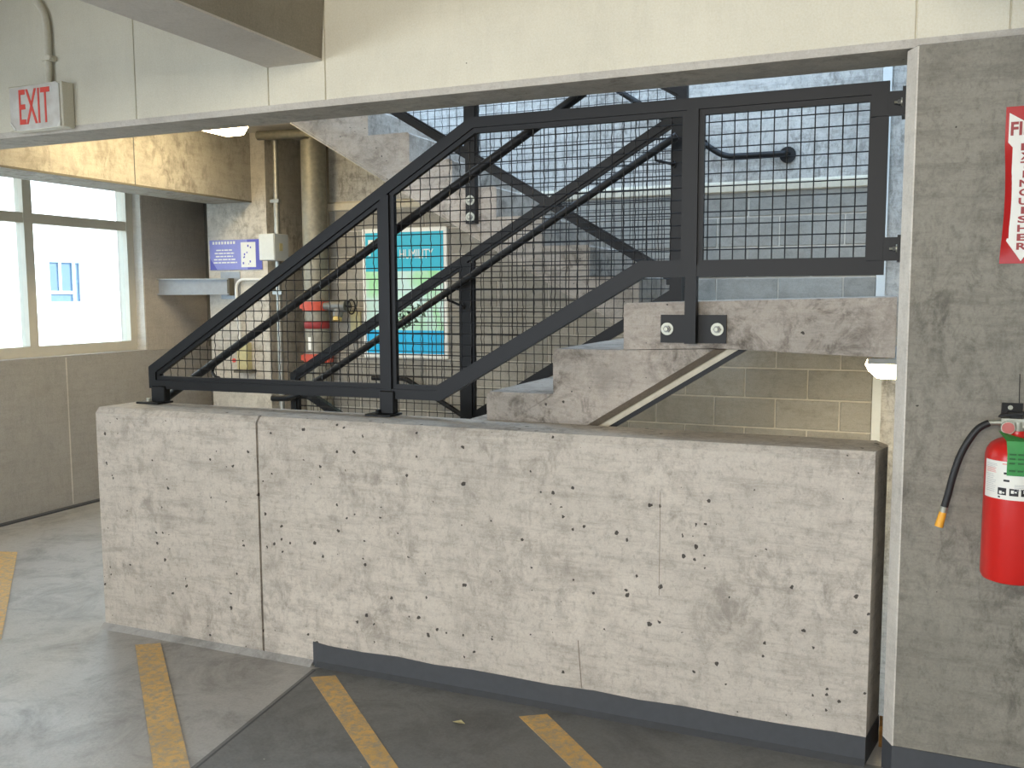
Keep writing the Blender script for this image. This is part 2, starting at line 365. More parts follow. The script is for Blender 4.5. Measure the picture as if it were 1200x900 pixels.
# upturned coating along the foot of the half wall and of the pier beside it
bb = [(1.222, 0.104)]; x = 1.3
while x < 3.43: bb.append((x, 0.098 + random.uniform(-.006, .007))); x += 0.17
bb.append((3.449, 0.097))
struct('baseboard_front', MB().extr(bb + [(3.449, 0.0), (1.222, 0.0)], -0.004, 0.0, 'y').extr([(-.004, .0), (-.004, .02), (-.024, .003)], 1.24, 3.449, 'x').extr([(3.4495, -.004), (3.489, .198), (3.486, .20), (3.4495, .0)], 0.0, .097, 'z'), 'coat')
struct('trim_1', MB().extr([(0.0, 0.0), (0.0, .022), (-.03, .0)], 0.01, 1.222, 'x'), 'floor')   # pale fillet at the wall foot

# tall pier on the camera side, chamfered corner, coated foot
struct('column', MB().extr([(3.533, -.05), (6.2, -.05), (6.2, .45), (3.505, .45), (3.505, .01)], -0.05, 2.345, 'z'), 'column')
struct('trim_2', MB().extr([(3.5305, -.0515), (3.535, -.0525), (3.535, -.047), (3.507, .012), (3.507, .04), (3.5025, .04), (3.5025, .008)], 0.108, 2.342, 'z'), 'edge')
struct('baseboard_right', MB().extr([(3.531, -.054), (6.2, -.054), (6.2, -.05), (3.533, -.05), (3.505, .01), (3.501, .008)], 0.0, 0.108, 'z').box(3.534, 6.2, -.08, -.054, 0, .012), 'coat')
struct('trim_3', MB().box(3.490, 3.501, .15, .24, 0.0, .075), 'rust')            # rusty filler in the open joint

# cream beam above the opening, joints recessed
def beam():
    m = MB(); js = [0.371, 1.085, 1.363, 3.524, 3.782]
    st = [(-6.0, 0)]
    for j in js: st += [(j - .0035, 0), (j - .001, .007), (j + .001, .007), (j + .0035, 0)]
    st.append((7.0, 0)); vs = []
    for x, d in st: vs += [(x, -.02 + d, 3.5), (x, -.02 + d, 2.372)]
    return m.add(vs, [(2 * i, 2 * i + 2, 2 * i + 3, 2 * i + 1) for i in range(len(st) - 1)])
bm_ = MB().box(-6.0, 7.0, -.004, .225, 2.35, 3.5)
B = struct('beam', bm_, 'beam_raw')
bf = beam(); bf.box(-6, 7, -.010, -.005, 2.40, 3.5).build('painted_face', 'beam', B)
MB().extr([(-.02, 2.372), (-.004, 2.349), (-.004, 2.372)], -6, 7, 'x').build('worn_arris', 'edge', B)

# ceiling slab with double-tee stems
ce = struct('ceiling', MB().box(-6, 14, -14, -.02, 3.13, 3.35), 'tee')
for xc in (-1.22, 1.216, 3.66, 6.1):
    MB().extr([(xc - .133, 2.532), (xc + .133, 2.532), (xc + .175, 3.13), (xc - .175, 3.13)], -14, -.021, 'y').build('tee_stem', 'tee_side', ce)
    MB().box(xc - .134, xc + .134, -14, -.021, 2.523, 2.5315).build('tee_soffit', 'tee', ce)
struct('ceiling_lobby', MB().box(-2.6, -.28, .225, 3.7, 2.93, 3.17), 'tee')

# garage perimeter behind the camera, with an added light block at right
struct('wall_behind', MB().box(-6, 12, -14.2, -14, -.2, 1.07), 'lowwall')
struct('light_block_right', MB().box(12, 12.3, -14.2, .45, -.2, 3.13).box(5, 12, -14.2, -14, 1.07, 3.13), 'lowwall')  # unseen walls added to shut out skylight from the right
struct('wall_left_outer', MB().box(-2.6, -2.3, -14, -13.6, 0, 3.13).box(-2.6, -2.3, -13.6, -5, 0, 1.0).box(-2.6, -2.3, -5, -1.6, 0, 3.13), 'lowwall')

# left wall: low parapet, jamb panel, window, inner beam
wl = struct('wall_left', MB().extr([(-2.25, -1.6), (-2.25, 3.6), (-2.55, 3.6), (-2.55, -1.6)], -.2, 1.145, 'z'), 'lowwall')
MB().box(-2.2502, -2.249, 1.822, 1.832, 0.02, 1.14).build('joint_line', 'edge', wl)
MB().box(-2.262, -2.20, -1.6, 3.04, 0.0, 0.012).build('foot_shade_strip', 'coat', wl)  # dark strip painting the shadow along the wall foot
struct('wall_jamb', MB().box(-2.55, -2.27, 2.66, 3.6, 1.145, 2.95), 'darkpanel')
struct('trim_4', MB().box(-2.43, -2.268, 2.645, 2.661, 1.146, 2.6), 'edge')
struct('wall_head', MB().box(-2.6, -2.30, -1.6, 3.6, 2.62, 3.13), 'lowwall')
lb = struct('beam_left', MB().box(-1.88, -1.46, -1.6, 3.05, 2.37, 2.93), 'lobby_beam')
MB().box(-1.4602, -1.4590, 1.79, 1.797, 2.372, 2.92).build('joint_line', 'coat', lb)
MB().box(-1.466, -1.4592, -1.6, 3.05, 2.365, 2.378).build('dark_arris', 'recess', lb)
win = struct('window_1', MB().box(-2.44, -2.36, -1.6, 2.645, 1.146, 1.23).box(-2.44, -2.36, -1.6, 2.645, 2.55, 2.62), 'frame')
for y in (-1.2, -.24, 0.68, 1.615, 2.575): MB().box(-2.44, -2.355, y, y + .075, 1.23, 2.55).build('mullion', 'frame', win)
ys = [-1.125, -.24, -.165, .68, .755, 1.615, 1.69, 2.575]
for i in range(0, 8, 2):
    MB().box(-2.435, -2.362, ys[i], ys[i + 1], 2.13, 2.205).build('transom', 'frame', win)
    MB().box(-2.402, -2.397, ys[i], ys[i + 1], 1.23, 2.13).build('pane', 'glass', win)
    MB().box(-2.402, -2.397, ys[i], ys[i + 1], 2.205, 2.55).build('pane', 'glass', win)
struct('trim_5', MB().box(-2.36, -2.253, -1.6, 2.66, 1.145, 1.152), 'lowwall')

# stairwell back wall: pier, chase, block courses, precast above a ledge
struct('wall_pier', MB().box(-1.93, -1.315, 3.05, 3.6, -3, 2.95), 'pier')
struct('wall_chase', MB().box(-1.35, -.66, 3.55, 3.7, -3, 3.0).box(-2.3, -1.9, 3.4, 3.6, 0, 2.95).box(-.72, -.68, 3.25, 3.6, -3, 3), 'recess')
wb = struct('wall_back', MB().box(-.70, 3.37, 3.0505, 3.3, -3.2, 2.262), 'mortar')
bw, bh = 0.396, 0.19
def blk(w):
    m = MB().box(-w / 2, w / 2, -.012, .012, -bh / 2, bh / 2); o = m.build('block', 'block', wb, bevel=.004); return o
protos = {}
for r in range(14):
    z = -.3 + r * .2 + .1 + .0
    z = 0.9 + (r - 6) * .2 + .1
    if z > 2.2: break
    off = 2.575 if (r % 2) == 0 else 2.372
    n = 0; x = off - 0.4025 * 10
    while x < 3.37:
        a = max(x + .004, -.70); b = min(x + .4025 - .004, 3.37)
        if b - a > .04:
            w = round(b - a, 3)
            if w not in protos:
                protos[w] = blk(w); o = protos[w]
            else:
                o = protos[w].copy(); col.objects.link(o)
            o.location = ((a + b) / 2, 3.056 + random.uniform(-.002, .002), z)
            if z > 2.1: o.scale.z = .152 / bh; o.location.z = 2.105 + .076
        x += .4025
struct('wall_upper', MB().box(-.70, 3.37, 3.055, 3.35, 2.335, 4.6).box(-2.3, -.7, 3.6, 3.8, 2.95, 4.6), 'precast')
struct('trim_6', MB().extr([(3.35, 2.262), (3.35, 2.335), (3.055, 2.335), (3.028, 2.318), (3.028, 2.268), (3.036, 2.262)], -.70, 3.37, 'x'), 'ledge')
struct('shade_slab_stairwell', MB().extr([(-.28, 3.17), (2.5, 4.75), (4.3, 4.75), (4.3, 4.5), (2.6, 4.5), (.0, 2.95), (-.28, 2.95)], .226, 1.40, 'y'), 'stair')  # unseen slab in place of the next flight, added to shade the treads
struct('trim_7', MB().box(3.372, 3.425, 3.035, 3.3, -3, 4.6), 'boxgrey')
struct('wall_right', MB().box(3.425, 4.8, 3.06, 3.4, -3.2, 4.6).box(4.3, 4.8, .45, 3.1, -3.2, 4.6), 'precast')  # the unseen side return is added to block the sun
struct('floor_lower', MB().box(-2.3, 4.8, .29, 3.6, -3.3, -3.1), 'lowwall')

# outside
struct('ground', MB().box(-60, 60, -60, 60, -6.2, -6.0), 'earth')

# ------------------------------------------------------------------ concrete stairs
def flight(name, label, nos, going, sgn, y0, y1, soffit, tail, group='concrete stair flights'):
    """nos: [(x,z)] nosings from low to high; the last tread meets a landing"""
    root = thing(name, (nos[0][0], (y0 + y1) / 2, nos[0][1] - .2), label, 'stairs', group)
    pts = []
    for i, (x, z) in enumerate(nos):
        zb = nos[i - 1][1] if i else z - .186
        xb = nos[i + 1][0] if i + 1 < len(nos) else x + sgn * going
        b = .012
        MB().extr([(x + sgn * b * .2, zb + .0), (x, z - b), (x + sgn * b, z), (xb, z)], y0, y1, 'y').build('step', 'stair', root)
        pts.append((x + sgn * b * .2, zb))
    pts.append((nos[-1][0] + sgn * going, nos[-1][1]))
    MB().extr(pts + soffit, y0, y1, 'y').build('waist_slab', 'stair', root)
    return root
nn = [(2.51 - .2975 * i, 1.557 - .1855 * i) for i in range(8)][::-1]
def sof(x): return 1.071 + (x - 2.368) * .6265
f1 = flight('stair_flight', 'grey concrete stair flight rising behind the half wall to the landing', nn[:-1], .2975, 1, .30, 1.40,
            [(2.866, 1.383), (2.368, 1.071), (.55, sof(.55)), (.43, 0.0)], 0)
# chamfer, set-back rib and steel edge under the near flight
def slab_edge(dx, dz0, dz1, ya, yb, nm, mt, lab):
    A, Bx = .60, 2.87
    xe = lambda dz: 2.368 + (1.381 - dz - 1.071) / .6265      # ends against the underside of the landing
    o = MB().extr([(A, sof(A) + dz0), (xe(dz0), 1.381), (xe(dz1), 1.381), (A, sof(A) + dz1)], ya, yb, 'y').build(nm, mt, f1); o['label'] = lab
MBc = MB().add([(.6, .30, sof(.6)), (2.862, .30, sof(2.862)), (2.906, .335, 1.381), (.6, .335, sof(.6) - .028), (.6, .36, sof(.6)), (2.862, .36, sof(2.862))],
               [(0, 1, 2, 3), (0, 3, 4), (1, 5, 2), (4, 3, 2, 5), (0, 4, 5, 1)]).build('chamfered_edge', 'crack_shade_brown', f1)  # brown tone paints the shade of the down-facing chamfer
slab_edge(.03, -.005, -.055, .345, .40, 'soffit_rib', 'ledge', 'pale set-back rib along the sloping soffit')
slab_edge(.05, -.055, -.075, .352, .42, 'edge_angle', 'black', 'dark thin angle under the soffit rib')
ff = [(1.818 - .3 * i, 1.885 + .184 * i) for i in range(-1, 7)]
f2 = flight('stair_flight', 'grey concrete stair flight climbing away from the landing towards the ceiling lobby', ff, .3, -1, 2.0, 3.03,
            [(-.278, 2.74), (1.029, 1.973), (2.03, 1.38), (2.35, 1.38), (2.118, 1.52)], 0)
MB().add([(-.305, 1.998, 2.775), (1.029, 1.998, 1.995), (2.03, 1.998, 1.40), (2.03, 2.03, 1.375), (1.029, 2.03, 1.965), (-.305, 2.03, 2.745)],
         [(0, 1, 4, 5), (1, 2, 3, 4)]).build('pale_arris', 'ledge', f2)
ld = thing('stair_landing', (3.0, 1.6, 1.37), 'grey concrete mid landing slab between the two stair flights', 'landing')
MB().extr([(2.51, 1.374), (2.87, 1.3855), (3.498, 1.362), (3.498, 1.577), (2.522, 1.557), (2.51, 1.545)], .30, 3.02, 'y').build('slab', 'stair', ld)
# flight going down under the upper one
lo = [(2.5 - .3 * i, -1.45 + .184 * i) for i in range(8)]
f3 = flight('stair_flight', 'grey concrete stair flight going down beneath the upper flight', lo, .3, -1, 2.0, 3.03, [(.1, -.35), (2.3, -1.75), (2.5, -1.63)], 0)
struct('floor_landing', MB().box(2.5, 4.3, .30, 3.05, -1.75, -1.6), 'lowwall')

# ------------------------------------------------------------------ guards
def inset(poly, d):
    n = len(poly); out = []
    ar = sum(poly[i][0] * poly[(i + 1) % n][1] - poly[(i + 1) % n][0] * poly[i][1] for i in range(n)); s = 1 if ar > 0 else -1
    for i in range(n):
        p, c, q = Vector(poly[i - 1]), Vector(poly[i]), Vector(poly[(i + 1) % n])
        a = (c - p).normalized(); b = (q - c).normalized(); na = Vector((-a.y, a.x)) * s; nb = Vector((-b.y, b.x)) * s
        m = (na + nb).normalized(); out.append(tuple(c + m * (d / max(m.dot(na), .3))))
    return out
def spans(poly, t, ax):
    """crossings of the polygon by the line coordinate[ax]=t"""
    n = len(poly); r = []
    for i in range(n):
        a, b = poly[i], poly[(i + 1) % n]
        if (a[ax] - t) * (b[ax] - t) < 0: r.append(a[1 - ax] + (t - a[ax]) / (b[ax] - a[ax]) * (b[1 - ax] - a[1 - ax]))
    r.sort(); return list(zip(r[::2], r[1::2]))
def wires(poly, y, sp, r, x_ref, z_ref, crimp=True):
    m = MB(); xs = [p[0] for p in poly]; zs = [p[1] for p in poly]
    k0 = math.ceil((min(xs) - x_ref) / sp)
    for k in range(k0, int((max(xs) - x_ref) / sp) + 1):
        t = x_ref + k * sp
        for a, b in spans(poly, t, 0):
            if b - a < .01: continue
            n = max(1, round((b - a) / (sp / 2))) if crimp else 1
            m.tube([(t + (random.uniform(-.0016, .0016) if crimp else 0), y + (.0022 * (1 if (i + k) % 2 else -1) if crimp else -.002), a + (b - a) * i / n) for i in range(n + 1)], r, 4, False)
    k0 = math.ceil((min(zs) - z_ref) / sp)
    for k in range(k0, int((max(zs) - z_ref) / sp) + 1):
        t = z_ref + k * sp
        for a, b in spans(poly, t, 1):
            if b - a < .01: continue
            n = max(1, round((b - a) / sp)) if crimp else 1
            m.tube([(a + (b - a) * i / n, y + (.0022 * (1 if (i + k) % 2 else -1) if crimp else .002), t + (random.uniform(-.0006, .0006) if crimp else 0)) for i in range(n + 1)], r, 4, False)
    return m
def panel(root, poly, y0, y1, x_ref, z_ref, sp=.0465, lw=.02, r=.0022, crimp=True):
    inn = inset(poly, lw); yc = (y0 + y1) / 2
    MB().strip(poly, inn, yc - .012, yc + .012, True).build('panel_frame', 'black', root)
    o = wires(inset(poly, lw * .5), yc, sp, r, x_ref, z_ref, crimp).build('wire_mesh', 'wire', root); o['kind'] = 'stuff'
def bolt(root, p, d, r=.02, label='bright zinc washer'):
    p = Vector(p); d = Vector(d)
    o = MB().cyl(p, d, r, .004, 20).build('washer', 'zinc', root); o['label'] = label
    MB().cyl(p + d * .004, d, r * .58, .010, 6).build('nut', 'valve', root)
    MB().cyl(p + d * .012, d, r * .30, .013, 8).build('bolt_end', 'zinc', root)

g = thing('stair_guard', (1.8, .27, 1.07), 'black mesh guard standing on the concrete half wall and bolted to the landing face', 'railing', 'black steel mesh stair guards')
y0, y1 = .245, .288
sl = (2.31 - 1.248) / (1.872 - .116); T = lambda x: 1.248 + sl * (x - .116); u = .042 * math.sqrt(1 + sl * sl)
MB().strip([(.116, 1.142), (.116, 1.248), (1.872, 2.31), (3.452, 2.309)], [(.158, 1.142), (.158, 1.222), (1.886, 2.267), (3.452, 2.267)], y0, y1).build('top_rail', 'black', g)
MB().strip([(.158, 1.14), (1.72, 1.144), (2.60, 1.655), (3.452, 1.654)], [(.158, 1.183), (1.706, 1.187), (2.588, 1.698), (3.452, 1.697)], y0, y1).build('bottom_rail', 'black', g)
MB().box(1.445, 1.487, y0 - .002, y1, 1.08, T(1.466) - u * .95).build('post', 'black', g)
MB().box(2.762, 2.804, y0 - .004, y1 - .002, 1.404, 2.268).build('post', 'black', g)
MB().box(3.410, 3.452, y0 + .001, y1 - .001, 1.697, 2.267).build('post', 'black', g)
pA = [(.158, 1.183), (1.445, 1.1863), (1.445, T(1.445) - u), (.158, T(.158) - u)]
pB = [(1.487, 1.1864), (1.706, 1.187), (2.588, 1.698), (2.762, 1.698), (2.762, 2.267), (1.886, 2.267), (1.487, T(1.487) - u)]
pC = [(2.804, 1.697), (3.410, 1.697), (3.410, 2.267), (2.804, 2.267)]
for pl in (pA, pB, pC): panel(g, pl, y0, y1, 2.839, 2.08, crimp=pl is not pC)
for x0, x1, px0, px1, zt in ((.137, .222, .085, .225, 1.155), (1.432, 1.503, 1.385, 1.515, 1.178)):
    MB().box(x0, x1, y0 - .012, y0 + .03, 1.078, zt).build('post_socket', 'black', g, bevel=.004)
    MB().box(px0, px1, .185, .289, 1.0705, 1.08).build('base_plate', 'black', g, bevel=.002)
    MB().cyl((px0 + .045, .225, 1.08), (0, 0, 1), .011, .016, 8).build('anchor_bolt', 'zinc' if x0 < 1 else 'black', g)
MB().box(2.66, 2.762, .2885, .2995, 1.405, 1.512).box(2.804, 2.91, .2885, .2995, 1.405, 1.512).build('fixing_plate', 'black', g)
for bx in (2.686, 2.877): bolt(g, (bx, .2885, 1.458), (0, -1, 0), .024)
for za, zb in ((2.19, 2.272), (1.702, 1.782)):
    br = MB().box(3.445, 3.492, y0 - .003, y0 + .004, za, zb).box(3.492, 3.5045, y0 - .05, y1 + .01, za - .005, zb + .005).box(3.395, 3.447, y0 - .005, y0 + .002, za + .002, zb - .002).build('bracket', 'black', g)
    bolt(g, (3.492, y0 - .022, (za + zb) / 2), (-1, 0, 0), .014)

# handrail on the stair side of that guard
def rail_tube(name, path, label, r=.0195, brackets=(), group='black tubular handrails'):
    root = thing(name, path[0], label, 'handrail', group)
    MB().tube(path, r, 14).build('tube', 'black', root)
    for a, b in brackets:
        A, Bv = Vector(a), Vector(b); md = Vector((B_ if False else (A.x + Bv.x) / 2, (A.y + Bv.y) / 2, min(A.z, Bv.z) - .01))
        MB().tube([A, Vector((A.x, A.y + (Bv.y - A.y) * .25, A.z - .045)), Bv], .007, 8).cyl(Bv, (Bv - md).normalized(), .02, .006, 12).build('bracket', 'black', root)
    return root
def bend(p, c, q, r=.06, n=6):
    p, c, q = Vector(p), Vector(c), Vector(q); a = c + (p - c).normalized() * r; b = c + (q - c).normalized() * r
    return [a * (1 - t) ** 2 + c * 2 * t * (1 - t) + b * t * t for t in [i / n for i in range(n + 1)]]
y = .37
rail_tube('handrail', [(-.02, y, 1.0)] + bend((-.02, y, 1.0), (.02, y, 1.03), (2.30, y, 2.385), .03) + [(2.32, y, 2.396)],
          'black round handrail running just behind the half wall guard', brackets=[((.42, y, 1.265), (.50, y - .08, 1.19)), ((2.2, y, 2.32), (2.32, y - .08, 2.30))])
# guard on the inner side of the near flight
g2 = thing('stair_guard', (1.3, 1.45, .3), 'black mesh guard on the inner edge of the near stair flight', 'railing', 'black steel mesh stair guards')
y0, y1 = 1.43, 1.47
sl2 = .582; T2 = lambda x: 1.121 + sl2 * (x - .079); u2 = .042 * math.sqrt(1 + sl2 ** 2)
Bt = lambda x: .968 + .607 * (x - 1.392)
MB().strip([(.079, .35), (.079, 1.121), (2.445, T2(2.445))], [(.119, .35), (.119, T2(.119) - u2), (2.445, T2(2.445) - u2)], y0, y1).build('top_rail', 'black', g2)
MB().strip([(.119, Bt(.119) - .05), (2.445, Bt(2.445) - .05)], [(.119, Bt(.119)), (2.445, Bt(2.445))], y0, y1).build('bottom_rail', 'black', g2)
MB().box(1.247, 1.312, 1.425, 1.475, .60, T2(1.28) - u2).build('post', 'black', g2)
MB().box(2.440, 2.492, 1.425, 1.475, 1.40, T2(2.46) + .02).build('post', 'black', g2)
for xa, xb in ((.119, 1.247), (1.312, 2.440)):
    panel(g2, [(xa, max(Bt(xa), .36) if xa < .2 else Bt(xa)), (xb, Bt(xb)), (xb, T2(xb) - u2), (xa, T2(xa) - u2)], y0, y1, .13, 1.02, .05, .014, .0021)
y = 1.37
rail_tube('handrail', [(-.012, y, .968)] + bend((-.012, y, .968), (.13, y, .975), (2.483, y, 2.378), .04) + [(2.47, y, 2.370)],
          'black round handrail on the inner guard, its lower end bent level',
          brackets=[((1.19, y, 1.61), (1.262, y + .055, 1.53)), ((2.36, y, 2.305), (2.44, y + .055, 2.24))])
# guard on the near edge of the upper flight
g3 = thing('stair_guard', (1.07, 1.965, 2.0), 'black mesh guard bolted to the side of the upper stair flight', 'railing', 'black steel mesh stair guards')
y0, y1 = 1.945, 1.985
L = lambda x: 2.738 - .597 * (x - .506)
X0, X1 = -.25, 2.342
MB().strip([(X0, L(X0)), (X1, L(X1))], [(X0, L(X0) + .052), (X1, L(X1) + .052)], y0, y1).build('bottom_rail', 'black', g3)
MB().strip([(X0, L(X0) + 1.10), (X1, L(X1) + 1.10)], [(X0, L(X0) + 1.05), (X1, L(X1) + 1.05)], y0, y1).build('top_rail', 'black', g3)
MB().box(1.036, 1.10, 1.942, 1.992, 2.03, L(1.07) + 1.06).build('post', 'black', g3)
MB().box(2.342, 2.394, 1.940, 1.990, 1.44, L(2.36) + 1.12).build('post', 'black', g3)
for z in (2.171, 2.068): bolt(g3, (1.068, 1.942, z), (0, -1, 0), .030)
for xa, xb in ((X0, 1.036), (1.10, X1)):
    panel(g3, [(xa, L(xa) + .052), (xb, L(xb) + .052), (xb, L(xb) + 1.05), (xa, L(xa) + 1.05)], y0, y1, .02, .98, .05, .014, .0021)
for z in (1.64, 2.44):
    MB().box(2.40, 2.44, 1.475, 1.942, z, z + .04).build('cross_rail', 'black', g3)
# guard down the lower flight
g4 = thing('stair_guard', (.9, 1.965, -.4), 'black mesh guard sloping down behind the half wall beside the downward flight', 'railing', 'black steel mesh stair guards')
D = lambda x: .985 - .55 * (x + .22)
MB().strip([(-.30, .05), (-.30, D(-.30)), (2.3, D(2.3))], [(-.26, .05), (-.26, D(-.26) - .048), (2.3, D(2.3) - .048)], 1.945, 1.985).build('top_rail', 'black', g4)
MB().strip([(-.26, D(-.26) - .93), (2.3, D(2.3) - .93)], [(-.26, D(-.26) - .88), (2.3, D(2.3) - .88)], 1.945, 1.985).build('bottom_rail', 'black', g4)
MB().box(1.0, 1.05, 1.94, 1.99, -.85, D(1.02) - .04).build('post', 'black', g4)
panel(g4, [(-.26, D(-.26) - .88), (1.0, D(1.0) - .88), (1.0, D(1.0) - .048), (-.26, D(-.26) - .048)], 1.945, 1.985, .0, .0, .05, .014, .0021)
rail_tube('handrail', [(-.42, 2.05, .90)] + bend((-.42, 2.05, .90), (-.22, 2.05, .90), (2.2, 2.05, -.43), .05) + [(2.2, 2.05, -.43)], 'black round handrail going down beside the lower mesh guard')
rail_tube('handrail', [(-.282, 2.97, .95)] + bend((-.282, 2.97, .95), (.008, 2.97, .957), (2.0, 2.97, -.12), .05) + [(2.0, 2.97, -.12)], 'black round wall handrail below the framed poster',
          brackets=[((-.2, 2.97, .95), (-.2, 3.03, .90))])
hr = rail_tube('handrail', [(2.815, 3.045, 2.487), (2.80, 2.985, 2.487)] + bend((2.80, 2.97, 2.487), (2.427, 2.97, 2.487), (1.561, 2.97, 3.068), .06) + [(1.2, 2.97, 3.31)],
               'black round wall handrail of the upper flight ending in a wall rosette', brackets=[((2.25, 2.97, 2.61), (2.28, 3.045, 2.60))])
MB().cyl((2.815, 3.052, 2.487), (0, -1, 0), .052, .012, 20).build('rosette', 'black', hr)

# ------------------------------------------------------------------ pipes and electrics on the back wall
cx, cy, R_ = -.757, 2.93, .098
sp = thing('standpipe', (cx, cy, 0), 'tall grey galvanised fire standpipe with red couplings in the chase', 'pipe')
MB().tube([(cx, cy, -1.5), (cx, cy, 2.80)], R_, 24).build('riser', 'oldgalv', sp)
MB().tube([(cx, cy, 2.78), (cx, cy - .01, 2.84), (cx - .05, cy - .02, 2.86), (cx - .5, cy - .03, 2.87)], .036, 14).build('branch', 'oldgalv', sp)
for z in (1.513, 1.10):
    o = MB().lathe([(R_, z - .036), (R_ + .016, z - .034), (R_ + .016, z + .034), (R_, z + .036)], cx, cy).box(cx - R_ - .045, cx - R_ + .01, cy - .03, cy + .01, z - .022, z + .022).box(cx + R_ - .01, cx + R_ + .03, cy - .05, cy + .03, z - .03, z + .03).build('coupling', 'redpipe', sp); o['label'] = 'red oxide pipe coupling'
MB().lathe([(R_ + .002, 1.335), (R_ + .004, 1.337), (R_ + .004, 1.395), (R_ + .002, 1.397)], cx, cy).build('band', 'redband', sp)
MB().patch(cx, cy, R_ + .002, -12, 4, 1.17, 1.27, 6).build('label_sticker', 'white', sp)
MB().tube([(cx + R_, cy - .03, 1.513), (cx + R_ + .05, cy - .03, 1.513), (cx + R_ + .06, cy - .03, 1.513), (cx + R_ + .20, cy - .03, 1.513)], [.035, .035, .05, .05], 18).cyl((cx + R_ + .13, cy - .03, 1.513), (0, -.3, -1), .04, .09, 14).build('valve', 'valve', sp)
o = MB().cyl((cx + R_ + .13, cy - .055, 1.425), (0, -.3, -1), .036, .03, 14).build('valve_cap', 'brass', sp)
hw = MB(); hc = Vector((cx + R_ + .255, cy - .05, 1.508))
hw.tube([hc + Vector((math.cos(a) * .045, -.35 * math.cos(a) * .045, math.sin(a) * .056)) for a in [2 * math.pi * i / 20 for i in range(21)]], .006, 8)
for a in (0, 2.1, 4.2): hw.tube([hc, hc + Vector((math.cos(a) * .045, -.35 * math.cos(a) * .045, math.sin(a) * .056))], .004, 6)
hw.tube([Vector((cx + R_ + .19, cy - .03, 1.513)), hc], .009, 8)
hw.build('handwheel', 'black', sp)
MB().box(-.505, -.415, 3.02, 3.045, 1.30, 1.47).build('tag_plate', 'tan', thing('wall_plate', (-.46, 3.03, 1.3), 'small tan plate on the block wall under the valve handwheel', 'plate'))
cd = thing('conduit', (-1.18, 3.0, 0), 'thin galvanised vertical conduit along the edge of the chase', 'pipe')
MB().tube([(-1.175, 3.0, -.6), (-1.17, 3.0, 2.92)], .024, 14).build('tube', 'galv', cd)
for z in (2.36, 1.62):
    MB().box(-1.215, -1.125, 2.972, 3.0, z - .014, z + .014).cyl((-1.13, 2.975, z), (0, -1, 0), .01, .012, 8).build('clamp', 'galv', cd)
eb = thing('junction_box', (-1.03, 2.9, 1.88), 'grey metal electrical box on the conduit beside the standpipe', 'box')
MB().box(-1.185, -1.035, 2.78, 2.96, 1.875, 2.085).build('body', 'boxgrey', eb, bevel=.004)
MB().box(-1.18, -1.04, 2.774, 2.7795, 1.88, 2.08).build('cover', 'boxgrey', eb)
MB().box(-1.0345, -1.032, 2.84, 2.88, 1.95, 2.01).build('label_sticker', 'tan', eb)
sc2 = thing('small_conduit', (-1.6, 3.02, 1.2), 'thin white conduit bending down the pale pier to a box', 'pipe')
MB().tube([(-1.33, 3.02, 1.735)] + bend((-1.33, 3.02, 1.735), (-1.625, 3.02, 1.735), (-1.61, 3.02, 1.0), .10, 8) + [(-1.60, 3.02, 1.20)], .013, 10).build('tube', 'white', sc2)
bx = thing('outlet_box', (-1.55, 3.02, 1.0), 'narrow tan outlet box with a red dot at the foot of the white conduit', 'box')
MB().box(-1.61, -1.50, 2.985, 3.045, .98, 1.205).build('body', 'tan', bx, bevel=.003)
MB().box(-1.62, -1.46, 2.95, 3.045, .955, .98).build('lip', 'recess', bx)
MB().cyl((-1.69, 3.048, 1.05), (0, -1, 0), .018, .006, 12).build('red_dot', 'exitred', bx)
# channel iron between dark jamb and pier
ch = thing('steel_channel', (-1.95, 2.93, 1.6), 'grey steel channel bar spanning from the dark jamb panel to the pier', 'bar')
A = Vector((-2.27, 2.82)); Bq = Vector((-1.675, 3.0)); dr = (Bq - A).normalized(); nr = Vector((-dr.y, dr.x))
def chq(z0, z1, w0, w1): return MB().extr([tuple(A + nr * w0), tuple(Bq + nr * w0), tuple(Bq + nr * w1), tuple(A + nr * w1)], z0, z1, 'z')
chq(1.61, 1.74, .0, .006).build('web', 'chan', ch); chq(1.734, 1.742, -.035, .006).build('top_flange', 'galv', ch); chq(1.608, 1.616, -.03, .006).build('bottom_flange', 'chan', ch)
MB().box(-1.684, -1.660, 2.98, 3.05, 1.60, 1.745).build('end_plate', 'recess', ch)
MB().box(-1.80, -1.60, 3.042, 3.0495, 1.57, 1.80).build('wall_plate', 'chan', ch)

# ------------------------------------------------------------------ lamps
def lamp(name, label, x0, x1, y0, y1, z0, z1):
    r = thing(name, ((x0 + x1) / 2, (y0 + y1) / 2, z1), label, 'lamp', 'lit ceiling lamps of the stairwell')
    w = x1 - x0
    MB().box(x0 + .01, x1 - .01, y0, y1, z1 - .025, z1).build('housing', 'boxgrey', r)
    prof = [(x0, z1 - .026), (x0 + .015, z1 - .055), (x0 + .05, z0 + .004), (x0 + .075, z0), (x1 - .075, z0), (x1 - .05, z0 + .004), (x1 - .015, z1 - .055), (x1, z1 - .026)]
    o = MB().extr(prof, y0 + .012, y1 - .012, 'y').build('diffuser', 'diffuser', r); o['label'] = 'glowing warm white wraparound diffuser'
    for yy in (y0, y1 - .011): MB().extr([(a, b - .0) for a, b in prof], yy, yy + .0105, 'y').build('end_cap', 'diffuser', r)
    return r
lamp('ceiling_lamp', 'lit wraparound lamp under the lobby ceiling beside the left beam', -1.05, -.78, .9, 2.2, 2.735, 2.84)
MB().box(-.97, -.86, 1.5, 1.6, 2.84, 2.93).build('stem', 'boxgrey', bpy.data.objects['ceiling_lamp'])
lamp('ceiling_lamp', 'lit wraparound lamp fixed under the landing slab beside the column', 3.375, 3.65, 1.2, 2.4, 1.210, 1.3)
